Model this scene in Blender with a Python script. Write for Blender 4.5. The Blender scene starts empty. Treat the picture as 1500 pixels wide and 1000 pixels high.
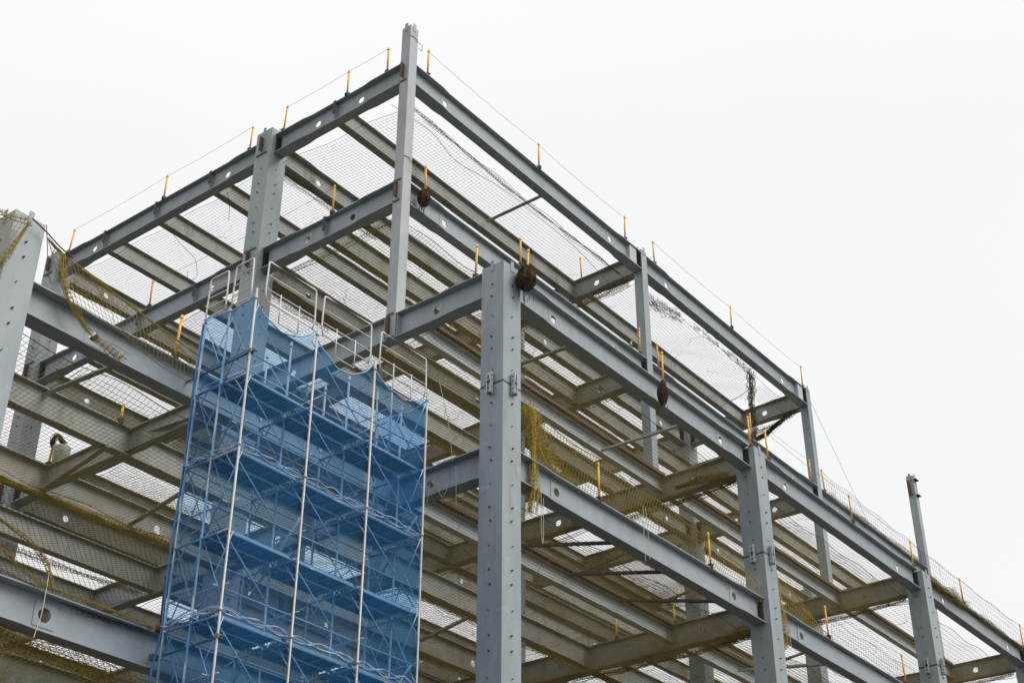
import bpy, bmesh, math, random
import numpy as np
from mathutils import Vector, Matrix
random.seed(7); RNG = np.random.default_rng(7)
S = bpy.context.scene
COL = S.collection

# ------------------------------------------------------------------ layout (metres)
U = [0.0, 10.85, 21.55, 30.61]             # column lines along the long side
V0T, V1, V2 = 3.12, 8.16, 17.61             # penthouse line, inner line, rear line
Z3, Z2, Z1, Z0, ZL = 7.80, 3.94, 0.0, -4.34, -9.46   # tops of steel per level
UL, VL = -9.85, 2.73                         # low wing
W, WT = 0.60, 0.296
DG = 0.66
GROUND = -19.6

# ------------------------------------------------------------------ materials
def mat(name):
    m = bpy.data.materials.new(name); m.use_nodes = True
    nt = m.node_tree; nt.nodes.clear()
    out = nt.nodes.new('ShaderNodeOutputMaterial')
    b = nt.nodes.new('ShaderNodeBsdfPrincipled')
    nt.links.new(b.outputs[0], out.inputs[0])
    return m, nt, b, out

def noise_mat(name, c1, c2, scale=6.0, rough=0.6, metal=0.0, detail=5, stretch=(1, 1, 1), bump=0.0, c3=None, s3=1.3, t3=(.55, .72), runs=False):
    m, nt, b, out = mat(name)
    N = nt.nodes.new; L = nt.links.new
    tc = N('ShaderNodeNewGeometry'); mp = N('ShaderNodeMapping')
    mp.inputs['Scale'].default_value = stretch
    L(tc.outputs['Position'], mp.inputs['Vector'])
    n = N('ShaderNodeTexNoise'); n.inputs['Scale'].default_value = scale; n.inputs['Detail'].default_value = detail
    n.inputs['Roughness'].default_value = .62
    L(mp.outputs[0], n.inputs['Vector'])
    r = N('ShaderNodeValToRGB')
    r.color_ramp.elements[0].position = .34; r.color_ramp.elements[0].color = (*c1, 1)
    r.color_ramp.elements[1].position = .68; r.color_ramp.elements[1].color = (*c2, 1)
    L(n.outputs['Fac'], r.inputs[0])
    col = r.outputs[0]
    if c3:
        n3 = N('ShaderNodeTexNoise'); n3.inputs['Scale'].default_value = s3; n3.inputs['Detail'].default_value = 6
        n3.inputs['Roughness'].default_value = .7
        mp3 = N('ShaderNodeMapping'); mp3.inputs['Scale'].default_value = (1, 1, .35)
        L(tc.outputs['Position'], mp3.inputs['Vector']); L(mp3.outputs[0], n3.inputs['Vector'])
        r3 = N('ShaderNodeMapRange'); r3.inputs[1].default_value = t3[0]; r3.inputs[2].default_value = t3[1]
        L(n3.outputs['Fac'], r3.inputs[0])
        mx = N('ShaderNodeMix'); mx.data_type = 'RGBA'
        L(r3.outputs[0], mx.inputs[0]); L(col, mx.inputs[6]); mx.inputs[7].default_value = (*c3, 1)
        col = mx.outputs[2]
    if c3 and runs:
        for (sc, st, lo, hi, cc, am) in ((5.5, (1, 1, .10), .60, .74, (.17, .135, .10), .55), (3.0, (1, 1, 1.2), .60, .70, (.44, .47, .49), .45), (30, (1, 1, .15), .62, .75, (.16, .17, .17), .4)):
            n4 = N('ShaderNodeTexNoise'); n4.inputs['Scale'].default_value = sc; n4.inputs['Detail'].default_value = 6; n4.inputs['Roughness'].default_value = .65
            mp4 = N('ShaderNodeMapping'); mp4.inputs['Scale'].default_value = st; mp4.inputs['Location'].default_value = (sc, 2, 7)
            L(tc.outputs['Position'], mp4.inputs['Vector']); L(mp4.outputs[0], n4.inputs['Vector'])
            r4 = N('ShaderNodeMapRange'); r4.inputs[1].default_value = lo; r4.inputs[2].default_value = hi; r4.inputs[4].default_value = am
            L(n4.outputs['Fac'], r4.inputs[0])
            m4 = N('ShaderNodeMix'); m4.data_type = 'RGBA'
            L(r4.outputs[0], m4.inputs[0]); L(col, m4.inputs[6]); m4.inputs[7].default_value = (*cc, 1); col = m4.outputs[2]
    L(col, b.inputs['Base Color'])
    rr = N('ShaderNodeMapRange'); rr.inputs[3].default_value = rough - .12; rr.inputs[4].default_value = rough + .14
    L(n.outputs['Fac'], rr.inputs[0]); L(rr.outputs[0], b.inputs['Roughness'])
    b.inputs['Metallic'].default_value = metal
    if bump:
        bp = N('ShaderNodeBump'); bp.inputs['Strength'].default_value = bump; bp.inputs['Distance'].default_value = .01
        L(n.outputs['Fac'], bp.inputs['Height']); L(bp.outputs[0], b.inputs['Normal'])
    return m

M = {}
M['steel'] = noise_mat('primer_painted_steel', (.27, .305, .325), (.325, .36, .38), 2.6, .5, 0, 7, (1, 1, .5), .05, (.22, .245, .255), .9, (.56, .74), runs=True)
M['joist'] = noise_mat('weathered_primer_steel', (.26, .268, .24), (.33, .337, .30), 3.0, .6, 0, 7, (1, 1, .6), .08, (.16, .145, .08), 1.1, (.53, .70), runs=True)
M['pale'] = noise_mat('pale_primer_steel', (.40, .445, .46), (.47, .51, .53), 2.6, .55, 0, 6, (1, 1, .5), .05)
M['colsteel'] = noise_mat('column_primer', (.268, .305, .315), (.335, .372, .382), 1.5, .45, 0, 8, (1, 1, .35), .05, (.215, .26, .295), .55, (.50, .68), runs=True)
M['dirty'] = noise_mat('stained_column_primer', (.33, .36, .37), (.42, .44, .44), 2.2, .55, 0, 8, (1, 1, .5), .05, (.27, .235, .2), 1.4, (.55, .78), runs=True)
M['weld'] = noise_mat('grey_green_touch_up', (.11, .16, .16), (.17, .22, .21), 8, .7)
M['rust'] = noise_mat('rusty_bare_steel', (.075, .035, .022), (.16, .075, .045), 14, .85, 0, 6, (1, 1, 1), .3)
M['rustpatch'] = noise_mat('rust_streaked_flange', (.10, .085, .065), (.13, .06, .03), 9, .85, 0, 6, (1, 1, 1), .2)
M['dark'] = noise_mat('dark_bolt_steel', (.03, .03, .032), (.07, .065, .06), 30, .6, .3)
M['bolt'] = noise_mat('bolt_nub', (.045, .05, .055), (.10, .11, .115), 40, .6, .2)
M['yellow'] = noise_mat('worn_yellow_paint', (.74, .38, .03), (.84, .48, .06), 12, .5, 0, 5, (1, 1, .5), .1, (.40, .18, .03), 7, (.6, .75))
M['galv'] = noise_mat('galvanised_pipe', (.42, .41, .385), (.55, .54, .51), 9, .5, .25, 5, (1, 1, .3), .05, (.33, .26, .20), 3, (.6, .72))
M['rail'] = noise_mat('pale_rail_paint', (.58, .575, .55), (.72, .71, .68), 9, .5, 0, 5, (1, 1, 1), 0, (.36, .26, .2), 3, (.6, .72))
M['galvb'] = noise_mat('scaffold_frame_steel', (.36, .39, .42), (.49, .52, .55), 9, .5, .2)
M['deck'] = noise_mat('scaffold_deck_steel', (.12, .125, .13), (.20, .205, .21), 5, .6, 0, 4, (1, 1, 1))
M['cord'] = noise_mat('olive_net_cord', (.27, .20, .045), (.38, .29, .065), 5, .9)
M['cordy'] = noise_mat('yellow_net_cord', (.38, .275, .045), (.52, .385, .065), 5, .9)
M['cordd'] = noise_mat('dark_net_cord', (.06, .056, .05), (.12, .105, .08), 5, .9)
M['brown'] = noise_mat('brown_dead_growth', (.05, .035, .02), (.14, .10, .05), 9, .95)
M['nest'] = noise_mat('bundled_net', (.055, .04, .02), (.19, .14, .06), 9, .95, 0, 7, (1, 1, 1), .8)
M['wire'] = noise_mat('steel_wire', (.22, .22, .22), (.32, .32, .32), 20, .5, .3)
M['rope'] = noise_mat('pale_rope', (.50, .44, .34), (.66, .60, .48), 20, .9)
M['lace'] = noise_mat('pale_blue_lacing', (.13, .34, .74), (.27, .50, .86), 16, .8)
M['green'] = noise_mat('pale_green_bucket', (.33, .40, .31), (.50, .55, .47), 8, .6, 0, 5, (1, 1, 1), .1, (.10, .30, .18), 9, (.57, .66))
M['moss'] = noise_mat('moss_green', (.10, .15, .03), (.22, .25, .06), 9, .9)
M['ground'] = noise_mat('bare_site_ground', (.040, .037, .032), (.065, .06, .052), .35, .95, 0, 8, (1, 1, 1), .4)

def sheet_mat():
    m, nt, b, out = mat('blue_mesh_sheet')
    N = nt.nodes.new; L = nt.links.new
    g = N('ShaderNodeNewGeometry')
    n = N('ShaderNodeTexNoise'); n.inputs['Scale'].default_value = 1.6; n.inputs['Detail'].default_value = 4
    L(g.outputs['Position'], n.inputs['Vector'])
    r = N('ShaderNodeValToRGB')
    r.color_ramp.elements[0].position = .3; r.color_ramp.elements[0].color = (.012, .26, .72, 1)
    r.color_ramp.elements[1].position = .7; r.color_ramp.elements[1].color = (.015, .31, .80, 1)
    L(n.outputs['Fac'], r.inputs[0])
    L(r.outputs[0], b.inputs['Base Color']); b.inputs['Roughness'].default_value = .7
    b.inputs['Specular IOR Level'].default_value = .25
    tl = N('ShaderNodeBsdfTranslucent'); tl.inputs[0].default_value = (.012, .32, .80, 1)
    m1 = N('ShaderNodeMixShader'); m1.inputs[0].default_value = .45
    L(b.outputs[0], m1.inputs[1]); L(tl.outputs[0], m1.inputs[2])
    tr = N('ShaderNodeBsdfTransparent'); tr.inputs[0].default_value = (.64, .825, .965, 1)
    m2 = N('ShaderNodeMixShader')
    mr = N('ShaderNodeMapRange'); mr.inputs[3].default_value = .74; mr.inputs[4].default_value = .93
    L(n.outputs['Fac'], mr.inputs[0]); L(mr.outputs[0], m2.inputs[0])
    L(m1.outputs[0], m2.inputs[1]); L(tr.outputs[0], m2.inputs[2])
    L(m2.outputs[0], out.inputs[0])
    return m
M['sheet'] = sheet_mat()
M['hem'] = noise_mat('blue_sheet_hem', (.03, .17, .42), (.06, .25, .52), 6, .7)
M['hemp'] = noise_mat('pale_sheet_hem', (.28, .45, .70), (.42, .58, .80), 6, .7)

# ------------------------------------------------------------------ mesh helpers
class MB:
    def __init__(s): s.v = []; s.f = []
    def add(s, vs, fs):
        o = len(s.v); s.v += [tuple(v) for v in vs]; s.f += [tuple(i + o for i in f) for f in fs]
    def box(s, x0, x1, y0, y1, z0, z1):
        s.add([(x0, y0, z0), (x1, y0, z0), (x1, y1, z0), (x0, y1, z0), (x0, y0, z1), (x1, y0, z1), (x1, y1, z1), (x0, y1, z1)],
              [(0, 3, 2, 1), (4, 5, 6, 7), (0, 1, 5, 4), (1, 2, 6, 5), (2, 3, 7, 6), (3, 0, 4, 7)])
    def tube(s, pts, r, n=8, cap=True):
        P = [Vector(p) for p in pts]; rings = []
        up = None
        for i, p in enumerate(P):
            t = (P[min(i + 1, len(P) - 1)] - P[max(i - 1, 0)]).normalized()
            if up is None:
                up = Vector((0, 0, 1)) if abs(t.z) < .9 else Vector((1, 0, 0))
            a = t.cross(up).normalized(); b = t.cross(a).normalized(); up = -b if False else up
            rr = r[i] if isinstance(r, (list, tuple)) else r
            rings.append([p + a * math.cos(k * 2 * math.pi / n) * rr + b * math.sin(k * 2 * math.pi / n) * rr for k in range(n)])
        vs = [q for ring in rings for q in ring]; fs = []
        for i in range(len(P) - 1):
            for k in range(n):
                fs.append((i * n + k, i * n + (k + 1) % n, (i + 1) * n + (k + 1) % n, (i + 1) * n + k))
        if cap:
            fs.append(tuple(range(n - 1, -1, -1))); fs.append(tuple((len(P) - 1) * n + k for k in range(n)))
        s.add(vs, fs)
    def build(s, name, m, parent=None, smooth=False):
        me = bpy.data.meshes.new(name); me.from_pydata(s.v, [], s.f)
        bm = bmesh.new(); bm.from_mesh(me); bmesh.ops.recalc_face_normals(bm, faces=bm.faces); bm.to_mesh(me); bm.free()
        if smooth:
            for p in me.polygons: p.use_smooth = True
        for mm in (m if isinstance(m, list) else [m]): me.materials.append(mm)
        o = bpy.data.objects.new(name, me); COL.objects.link(o)
        if parent: o.parent = parent
        return o

def _b2(self, name, m, other, m2, parent=None):
    n = len(self.f); c = MB(); c.v = list(self.v); c.f = list(self.f); c.add(other.v, other.f)
    o = c.build(name, [m, m2], parent)
    for i, p in enumerate(o.data.polygons): p.material_index = 0 if i < n else 1
    return o
MB.build2 = _b2

def tag(o, label=None, cat=None, group=None, kind=None):
    if label: o['label'] = label
    if cat: o['category'] = cat
    if group: o['group'] = group
    if kind: o['kind'] = kind
    return o
def empty(name, loc=(0, 0, 0)):
    o = bpy.data.objects.new(name, None); COL.objects.link(o); o.location = loc; return o

def strands(P, r, n=3, skip=None):
    """P: (k, m, 3) polylines -> vertex / quad arrays of thin prisms"""
    P = np.asarray(P, float); k, m, _ = P.shape
    T = np.gradient(P, axis=1); T /= np.linalg.norm(T, axis=2, keepdims=True) + 1e-9
    ref = np.where(np.abs(T[..., 2:3]) < .8, np.array([0, 0, 1.]), np.array([1., .3, 0]))
    A = np.cross(T, ref); A /= np.linalg.norm(A, axis=2, keepdims=True) + 1e-9
    B = np.cross(T, A)
    ang = np.arange(n) * 2 * np.pi / n
    V = P[:, :, None, :] + r * (np.cos(ang)[None, None, :, None] * A[:, :, None, :] + np.sin(ang)[None, None, :, None] * B[:, :, None, :])
    idx = np.arange(k * m * n).reshape(k, m, n)
    a = idx[:, :-1, :]; b = np.roll(idx, -1, 2)[:, :-1, :]; c = np.roll(idx, -1, 2)[:, 1:, :]; d = idx[:, 1:, :]
    F = np.stack([a, b, c, d], -1)
    if skip is not None: F = F[~skip]
    return V.reshape(-1, 3), F.reshape(-1, 4)

def quad_mesh(name, parts, m, parent=None):
    Vs = []; Fs = []; o = 0
    for V, F in parts:
        Vs.append(V); Fs.append(F + o); o += len(V)
    V = np.concatenate(Vs).astype(np.float32); F = np.concatenate(Fs).astype(np.int32)
    me = bpy.data.meshes.new(name)
    me.vertices.add(len(V)); me.vertices.foreach_set('co', V.ravel())
    me.loops.add(F.size); me.loops.foreach_set('vertex_index', F.ravel())
    me.polygons.add(len(F)); me.polygons.foreach_set('loop_start', np.arange(0, F.size, 4, dtype=np.int32))
    me.update(calc_edges=True)
    for mm in (m if isinstance(m, list) else [m]): me.materials.append(mm)
    ob = bpy.data.objects.new(name, me); COL.objects.link(ob)
    if parent: ob.parent = parent
    return ob

def wob(x, y, seed, f=1.0):
    r = np.random.default_rng(seed); z = 0
    for i in range(5):
        a = r.uniform(-1, 1, 2) * (1.0 + i * .9) * f; ph = r.uniform(0, 6.28)
        z = z + np.sin(a[0] * x + a[1] * y + ph) / (1 + i * .7)
    return z / 2.2

# ------------------------------------------------------------------ the steel frame
FRAME = empty('steel_frame', (0, 0, GROUND))
tag(FRAME, 'unfinished grey steel building frame of box columns, perforated girders and joists', 'steel frame')
def fb(mb, name, m, parent=FRAME, label=None, extra=None):
    o = mb.build2(name, m, *extra) if extra and extra[0].v else mb.build(name, m)
    o.parent = parent
    o.matrix_parent_inverse = Matrix.Translation((0, 0, -GROUND)) if parent is FRAME else Matrix()
    if label: o['label'] = label
    return o

ANG = sorted(set([round(i * math.pi / 10, 6) for i in range(20)]))
def beam(axis, a0, a1, c, zt, d=DG, hb=.142, holes=(), hr=.10, tw=.016, tf=.024, haunch=(0, 0), ends=('', ''), plates=False,
         name='girder', m=None, label=None, holey=True):
    m = m or M['steel']
    mb = MB(); zb = zt - d
    def P(l, t, z): return (l, c + t, z) if axis == 'x' else (c + t, l, z)
    # flanges (wider at the moment connections)
    HW = hb + .034
    prof = []
    if haunch[0]: prof += [(a0, HW), (a0 + 1.05, HW), (a0 + 1.35, hb)]
    else: prof += [(a0, hb)]
    if haunch[1]: prof += [(a1 - 1.35, hb), (a1 - 1.05, HW), (a1, HW)]
    else: prof += [(a1, hb)]
    for z0, z1 in ((zb, zb + tf), (zt - tf, zt)):
        vs = []
        for l, w in prof: vs += [P(l, -w, z0), P(l, w, z0), P(l, w, z1), P(l, -w, z1)]
        n = len(prof); fs = [(0, 1, 2, 3), tuple((n - 1) * 4 + k for k in (3, 2, 1, 0))]
        for i in range(n - 1):
            for k in range(4): fs.append((i * 4 + k, i * 4 + (k + 1) % 4, i * 4 + 4 + (k + 1) % 4, i * 4 + 4 + k))
        mb.add(vs, fs)
    # web with round openings
    g0 = .105 if ends[0] else 0; g1 = .105 if ends[1] else 0
    w0, w1 = a0 + g0, a1 - g1; y0, y1 = zb + tf, zt - tf; t = tw / 2
    hs = sorted(h for h in holes if w0 + .3 < h < w1 - .3); sq = .2
    xs = [w0]
    for h in hs: xs += [h - sq, h + sq]
    xs.append(w1)
    for i in range(0, len(xs), 2):
        l0, l1 = xs[i], xs[i + 1]
        mb.add([P(l0, -t, y0), P(l1, -t, y0), P(l1, t, y0), P(l0, t, y0), P(l0, -t, y1), P(l1, -t, y1), P(l1, t, y1), P(l0, t, y1)],
               [(0, 1, 5, 4), (2, 3, 7, 6), (0, 4, 7, 3), (1, 2, 6, 5)])
    for h in hs:
        hz = (y0 + y1) / 2; hh = (y1 - y0) / 2
        ca = math.atan2(hh, sq); an = sorted(ANG + [ca, math.pi - ca, math.pi + ca, 2 * math.pi - ca])
        def ring(tt, rr=None, SX=sq, SY=hh):
            o = []
            for q in an:
                cx, cy = math.cos(q), math.sin(q)
                if rr: o.append(P(h + rr * cx, tt, hz + rr * cy))
                else:
                    k = min(SX / abs(cx) if abs(cx) > 1e-6 else 9, SY / abs(cy) if abs(cy) > 1e-6 else 9)
                    o.append(P(h + k * cx, tt, hz + k * cy))
            return o
        n = len(an)
        vs = ring(-t) + ring(-t, hr) + ring(t) + ring(t, hr); fs = []
        for k in range(n):
            k2 = (k + 1) % n
            fs += [(k, k2, n + k2, n + k), (2 * n + k, 3 * n + k, 3 * n + k2, 2 * n + k2), (n + k, n + k2, 3 * n + k2, 3 * n + k)]
        mb.add(vs, fs)
        for side in ((-1,) if not plates else (-1, 1)):
            th = .014 if plates else .006
            an0 = an; ps = .2 if plates else .19
            an = sorted(ANG + [math.pi / 4 * q for q in (1, 3, 5, 7)]); n2 = len(an)
            A = ring(side * (t + .0005), None, ps, ps); B = ring(side * (t + th), None, ps, ps); Cc = ring(side * (t + th), hr)
            D = ring(side * (t + .0005), hr)
            an = an0; vs = A + B + Cc + D; fs = []
            for k in range(n2):
                k2 = (k + 1) % n2
                fs += [(k, k2, n2 + k2, n2 + k), (n2 + k, n2 + k2, 2 * n2 + k2, 2 * n2 + k), (2 * n2 + k, 2 * n2 + k2, 3 * n2 + k2, 3 * n2 + k)]
            mb.add(vs, fs)
    o = fb(mb, name, m, FRAME, label)
    # bolted fin plates in the web gaps
    for e, (s0, s1) in zip(ends, ((a0, a0 + .36), (a1 - .36, a1))):
        if not e: continue
        pb = MB(); bz0, bz1 = y0 + .06, y1 - .06
        tt = .022
        l0, l1 = s0, s1
        for sgn in (-1,):
            vs = [P(l0, tt, bz0), P(l1, tt, bz0), P(l1, t + .002, bz0), P(l0, t + .002, bz0), P(l0, tt, bz1), P(l1, tt, bz1), P(l1, t + .002, bz1), P(l0, t + .002, bz1)]
            pb.add(vs, [(0, 1, 2, 3), (4, 5, 6, 7), (0, 1, 5, 4), (1, 2, 6, 5), (2, 3, 7, 6), (3, 0, 4, 7)])
        face = s0 if e is ends[0] and s0 == a0 else s1
        dr = 1 if face == a0 else -1
        # end cleat on the column face
        ca, cb = face, face + dr * .02
        vs = [P(ca, -.125, bz0), P(cb, -.125, bz0), P(cb, -.03, bz0), P(ca, -.03, bz0), P(ca, -.125, bz1), P(cb, -.125, bz1), P(cb, -.03, bz1), P(ca, -.03, bz1)]
        pb.add(vs, [(0, 1, 2, 3), (4, 5, 6, 7), (0, 1, 5, 4), (1, 2, 6, 5), (2, 3, 7, 6), (3, 0, 4, 7)])
        bb = MB()
        nb = 7
        for q in range(nb):
            bz = bz0 + (bz1 - bz0) * (q + .5) / nb
            for ll in (face + dr * .035, face + dr * .075):
                pts = [P(ll, -.035, bz), P(ll, t + .001, bz)]
                bb.tube(pts, .019, 6)
            bb.tube([P(face + dr * .02, -.08, bz), P(face + dr * .065, -.08, bz)], .02, 6)
        pb.build2('splice_plate', M['rust'] if e == 'r' else M['dark'], bb, M['bolt'], o)
    return o

# columns ---------------------------------------------------------------
def column(u, v, zb, zt, w=W, m=None, splice=None, bolts=True, lugs=True, fins=(), bands=(), label=None, boltz=None):
    m = m or M['colsteel']; h = w / 2; ch = .03
    mb = MB()
    # box section with slightly proud side plates (welded box)
    prof = [(-h, -h), (h, -h), (h, h), (-h, h)]
    vs = [(u + a, v + b, z) for z in (zb, zt) for a, b in prof]
    mb.add(vs, [(0, 1, 5, 4), (1, 2, 6, 5), (2, 3, 7, 6), (3, 0, 4, 7), (3, 2, 1, 0), (4, 5, 6, 7)])
    bb = MB()
    if bolts:
        z = zt - .52; k = 0
        while z > max(zb, -17):
            for (a, b, nx, ny) in ((-h, 0, -1, 0), (0, -h, 0, -1)):
                off = .02 * math.sin(k * 2.3)
                x, y = u + a + (off if nx == 0 else 0), v + b + (off if ny == 0 else 0)
                big = .019 if k % 3 != 2 else .011
                bb.tube([(x - nx * .004, y - ny * .004, z), (x + nx * .026, y + ny * .026, z)], big, 6)
                bb.tube([(x + nx * .025, y + ny * .025, z), (x + nx * .05, y + ny * .05, z + .004)], big * .55, 6)
            z -= (.30, .52, .50)[k % 3]; k += 1
    o = fb(mb, 'column', m, FRAME, label, extra=(bb, M['bolt']))
    if lugs:
        t = .012; q = h * .55
        for (x0, x1, y0, y1) in ((-h - t, -h - .001, -.05, .05), (h + .001, h + t, -.05, .05), (-.05, .05, -h - t, -h - .001), (-.05, .05, h + .001, h + t)):
            lb = MB(); lb.box(u + x0, u + x1, v + y0, v + y1, zt - .16, zt + .11)
            lb.build('erection_lug', M['steel'], o)
    if splice is not None:
        sb = MB()
        e = h + .004
        sb.box(u - e, u + e, v - e, v - h - .001, splice - .02, splice + .02)
        sb.box(u - e, u - h - .001, v - h - .001, v + e, splice - .02, splice + .02)
        sb.build('splice_joint', M['dark'], o)
        for (dx, dy) in ((-1, 0), (0, -1)):
            cb = MB()
            for q in (-.035, .035):
                def bx(n0, n1, s0, s1, z0, z1):
                    if dx: cb.box(u - h - n1, u - h - n0, v + s0, v + s1, z0, z1)
                    else: cb.box(u + s0, u + s1, v - h - n1, v - h - n0, z0, z1)
                bx(.004, .12, q - .01, q + .01, splice + .03, splice + .235)
                bx(.004, .12, q - .01, q + .01, splice - .235, splice - .03)
                bx(.03, .11, q + (.012 if q > 0 else -.024), q + (.024 if q > 0 else -.012), splice - .25, splice + .25)
            for zz in (-.19, -.09, .09, .19):
                bx(.055, .09, -.085, .085, splice + zz - .02, splice + zz + .02)
            cb.build('erection_clamp', M['galvb'], o)
    for (z1, kind) in fins:                      # connection plates left waiting on the outer face
        pb = MB(); x0 = u - h
        pb.box(x0 - .13, x0 - .001, v + .015, v + .035, z1 - .56, z1 - .08)
        bb = MB()
        for q in range(6):
            for xx in (.045, .09):
                bb.tube([(x0 - xx, v + .005, z1 - .52 + q * .08), (x0 - xx, v + .016, z1 - .52 + q * .08)], .014, 6)
        pb.build2('connection_plate', M['rust'], bb, M['dark'], o)
        wb = MB()
        for zz in ((z1 - .66, z1 - .62),) if kind == 1 else ((z1 - .66, z1 - .62), (z1 - .03, z1 + .01)):
            wb.box(x0 - .03, x0 - .001, v - h * .62, v + h * .8, zz[0], zz[1])
        wb.build('diaphragm_edge', M['weld'], o)
    for zz in bands:
        wb = MB()
        wb.box(u - h * .75, u + h * .6, v - h - .025, v - h - .001, zz - .02, zz + .02)
        wb.build('diaphragm_edge', M['weld'], o)
    return o

GB = GROUND - .3
column(0, 0, GB, -.02, splice=-3.03, m=M['colsteel'], label='nearest corner column, wide grey box with bolted splice and net ball at its top')
column(U[1], 0, GB, -.06, splice=-3.12)
column(U[2], 0, GB, -.05, splice=-3.15)
column(U[3], 0, GB, -.05, splice=-3.15)
column(0, V1, GB, 7.97, fins=((Z3, 1), (Z2, 2), (Z1, 2)), m=M['colsteel'])
column(0, V2, GB, 7.90, fins=((Z3, 1), (Z2, 2), (Z1, 2), (Z0, 2)))
for uu in U[1:3]:
    column(uu, V1, GB, 7.95); column(uu, V2, GB, 7.95)
column(U[3], V1, GB, 4.3); column(U[3], V2, GB, 4.3)
column(UL, VL, GB, -3.27, label='wide grey column cut by the left edge of the photo')
column(UL, V1, GB, -3.27)
# slim penthouse columns
column(0, V0T, -.62, 9.03, w=WT, bolts=False, m=M['dirty'], fins=((Z3, 1), (Z2, 2), (.02, 2)), bands=(), label='slim penthouse corner column rising highest of all')
column(U[1], V0T, .005, 7.92, w=WT, bolts=False)
column(U[2], V0T, .005, 7.88, w=WT, bolts=False)
column(U[3], V0T, .005, 7.93, w=WT, bolts=False, fins=((7.75, 2),), label='lone slim column with rusty holed plate at its top')

# girders -----------------------------------------------------------------
h, ht = W / 2, WT / 2
HB, HT = .142, .132
def run_x(c, z, us, half, d=DG, hb=HB, off=1.9, off2=1.58, plates=False, ends=('d', 'd'), holes=True, m=None, hn=(1, 1)):
    for a, b in zip(us[:-1], us[1:]):
        beam('x', a + half, b - half, c, z, d, hb, holes=(a + off, b - off2) if holes else (), haunch=hn, ends=ends, plates=plates, m=m)
run_x(V0T, Z3, U[:3], ht, hb=HT, off=1.47, off2=1.68)
run_x(V0T, Z2, U, ht, hb=HT, off=1.6, off2=1.68)
run_x(0, Z1, U, h)
run_x(0, Z0, U, h, plates=True, ends=('r', 'r'))
for z, us in ((Z3, U[:3]), (Z2, U), (Z1, U), (Z0, U)):
    run_x(V1, z, us, h, off=1.85, off2=1.7, m=M['joist'])
    run_x(V2, z, us, h, off=1.85, off2=1.7, m=M['joist'])
run_x(0, Z1, [U[3], U[3] + 10.8], h)
# girders across
JV = [5.64, 10.54, 12.90, 15.25]
def run_y(u, z, vs, halfs, hb, holes, m=None, ends=('d', 'd'), hn=(1, 1)):
    for i, (a, b) in enumerate(zip(vs[:-1], vs[1:])):
        beam('y', a + halfs[i], b - halfs[i + 1], u, z, DG, hb, holes=holes[i], haunch=hn, ends=ends, m=m)
for i, uu in enumerate(U[:3]):
    run_y(uu, Z3, [V0T, V1, V2], [ht, h, h], HT, [(4.76, 6.34), (9.9, 15.81)], m=None if i == 0 else M['joist'])
for i, uu in enumerate(U):
    run_y(uu, Z2, [V0T, V1, V2], [ht, h, h], HT, [(4.76, 6.34), (9.96, 15.81)], m=None if i == 0 else M['joist'])
    run_y(uu, Z1, [0, V1, V2], [h, h, h], HB, [(1.84, 6.4), (9.9, 15.8)], m=None if i == 0 else M['joist'])
    run_y(uu, Z0, [0, V1, V2], [h, h, h], HB, [(1.84, 6.4), (9.9, 15.8)], m=None if i == 0 else M['joist'])
# stiffeners where the joists land on the front cross girders
def stiff(u, z, v, hb, side=-1):
    mb = MB(); t0 = .009
    x0, x1 = sorted((u + side * t0, u + side * (hb - .004)))
    mb.box(x0, x1, v - .006, v + .006, z - DG + .025, z - .025)
    fb(mb, 'stiffener', M['steel'])
    mb = MB(); x0, x1 = sorted((u + side * (hb - .004), u + side * (hb + .012)))
    mb.box(x0, x1, v - .045, v + .045, z - DG * .62, z + .03)
    fb(mb, 'stiffener_cleat', M['dark'])
for z in (Z3, Z2):
    for v in JV: stiff(0, z, v, HT)
for v in (2.8, 5.45): pass
mb = MB()
for dv in (-.19, .19):
    mb.box(-.138, -.009, V0T + dv - .008, V0T + dv + .008, Z1 - DG + .026, Z1 - .026)
fb(mb, 'base_stiffener', M['steel'])
for uu in U[1:3]:                                  # boxed stiffener beside the slim columns
    mb = MB(); z = Z3
    mb.box(uu - ht - .62, uu - ht - .26, V0T - .128, V0T - .112, z - DG + .025, z - .026)
    mb.box(uu - ht - .62, uu - ht - .604, V0T - .112, V0T - .009, z - DG + .025, z - .026)
    fb(mb, 'stiffener_box', M['pale'])
mb = MB(); u_, v_ = U[3] - ht, V0T                 # stub flanges on the lone column head
mb.box(u_ - .20, u_ - .001, v_ + .04, v_ + .06, 7.05, 7.62)
fb(mb, 'connection_plate', M['rust'])
for zz in (7.74, 7.05):
    mb = MB(); mb.box(U[3] - .13, U[3] + .13, V0T - ht - .12, V0T - ht - .001, zz, zz + .03); fb(mb, 'stub_flange', M['dark'])

# joists ------------------------------------------------------------------
def joist(a, b, v, z, d=.6, hb=.115, m=None, zoff=.012, **k):
    beam('x', a, b, v, z - zoff, d, hb, tf=.02, name='joist', m=m or M['joist'], **k)
for z, us in ((Z3, U[:3]), (Z2, U)):
    for a, b in zip(us[:-1], us[1:]):
        for v in JV: joist(a + .02, b - .02, v, z)
for z in (Z1, Z0):
    for a, b in zip(U[:-1], U[1:]):
        # light edge joist with a rusty lattice angle on its back
        joist(a + .02, b - .02, 2.80, z, .45, .10, m=M['pale'])
        mb = MB()
        mb.box(a + .15, b - .15, 2.585, 2.60, z - .045, z + .05); mb.box(a + .15, b - .15, 2.600, 2.698, z - .045, z - .033)
        l = a + .2
        while l < b - .3:
            mb.box(l, l + .05, 2.601, 2.698, z - .06, z - .0455); l += .13
        fb(mb, 'edge_lattice', M['rustpatch'])
        for v in (5.45, 10.54, 12.90, 15.25):
            joist(a + .02, b - .02, v, z, .60 if v == 5.45 else .55)
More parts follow.
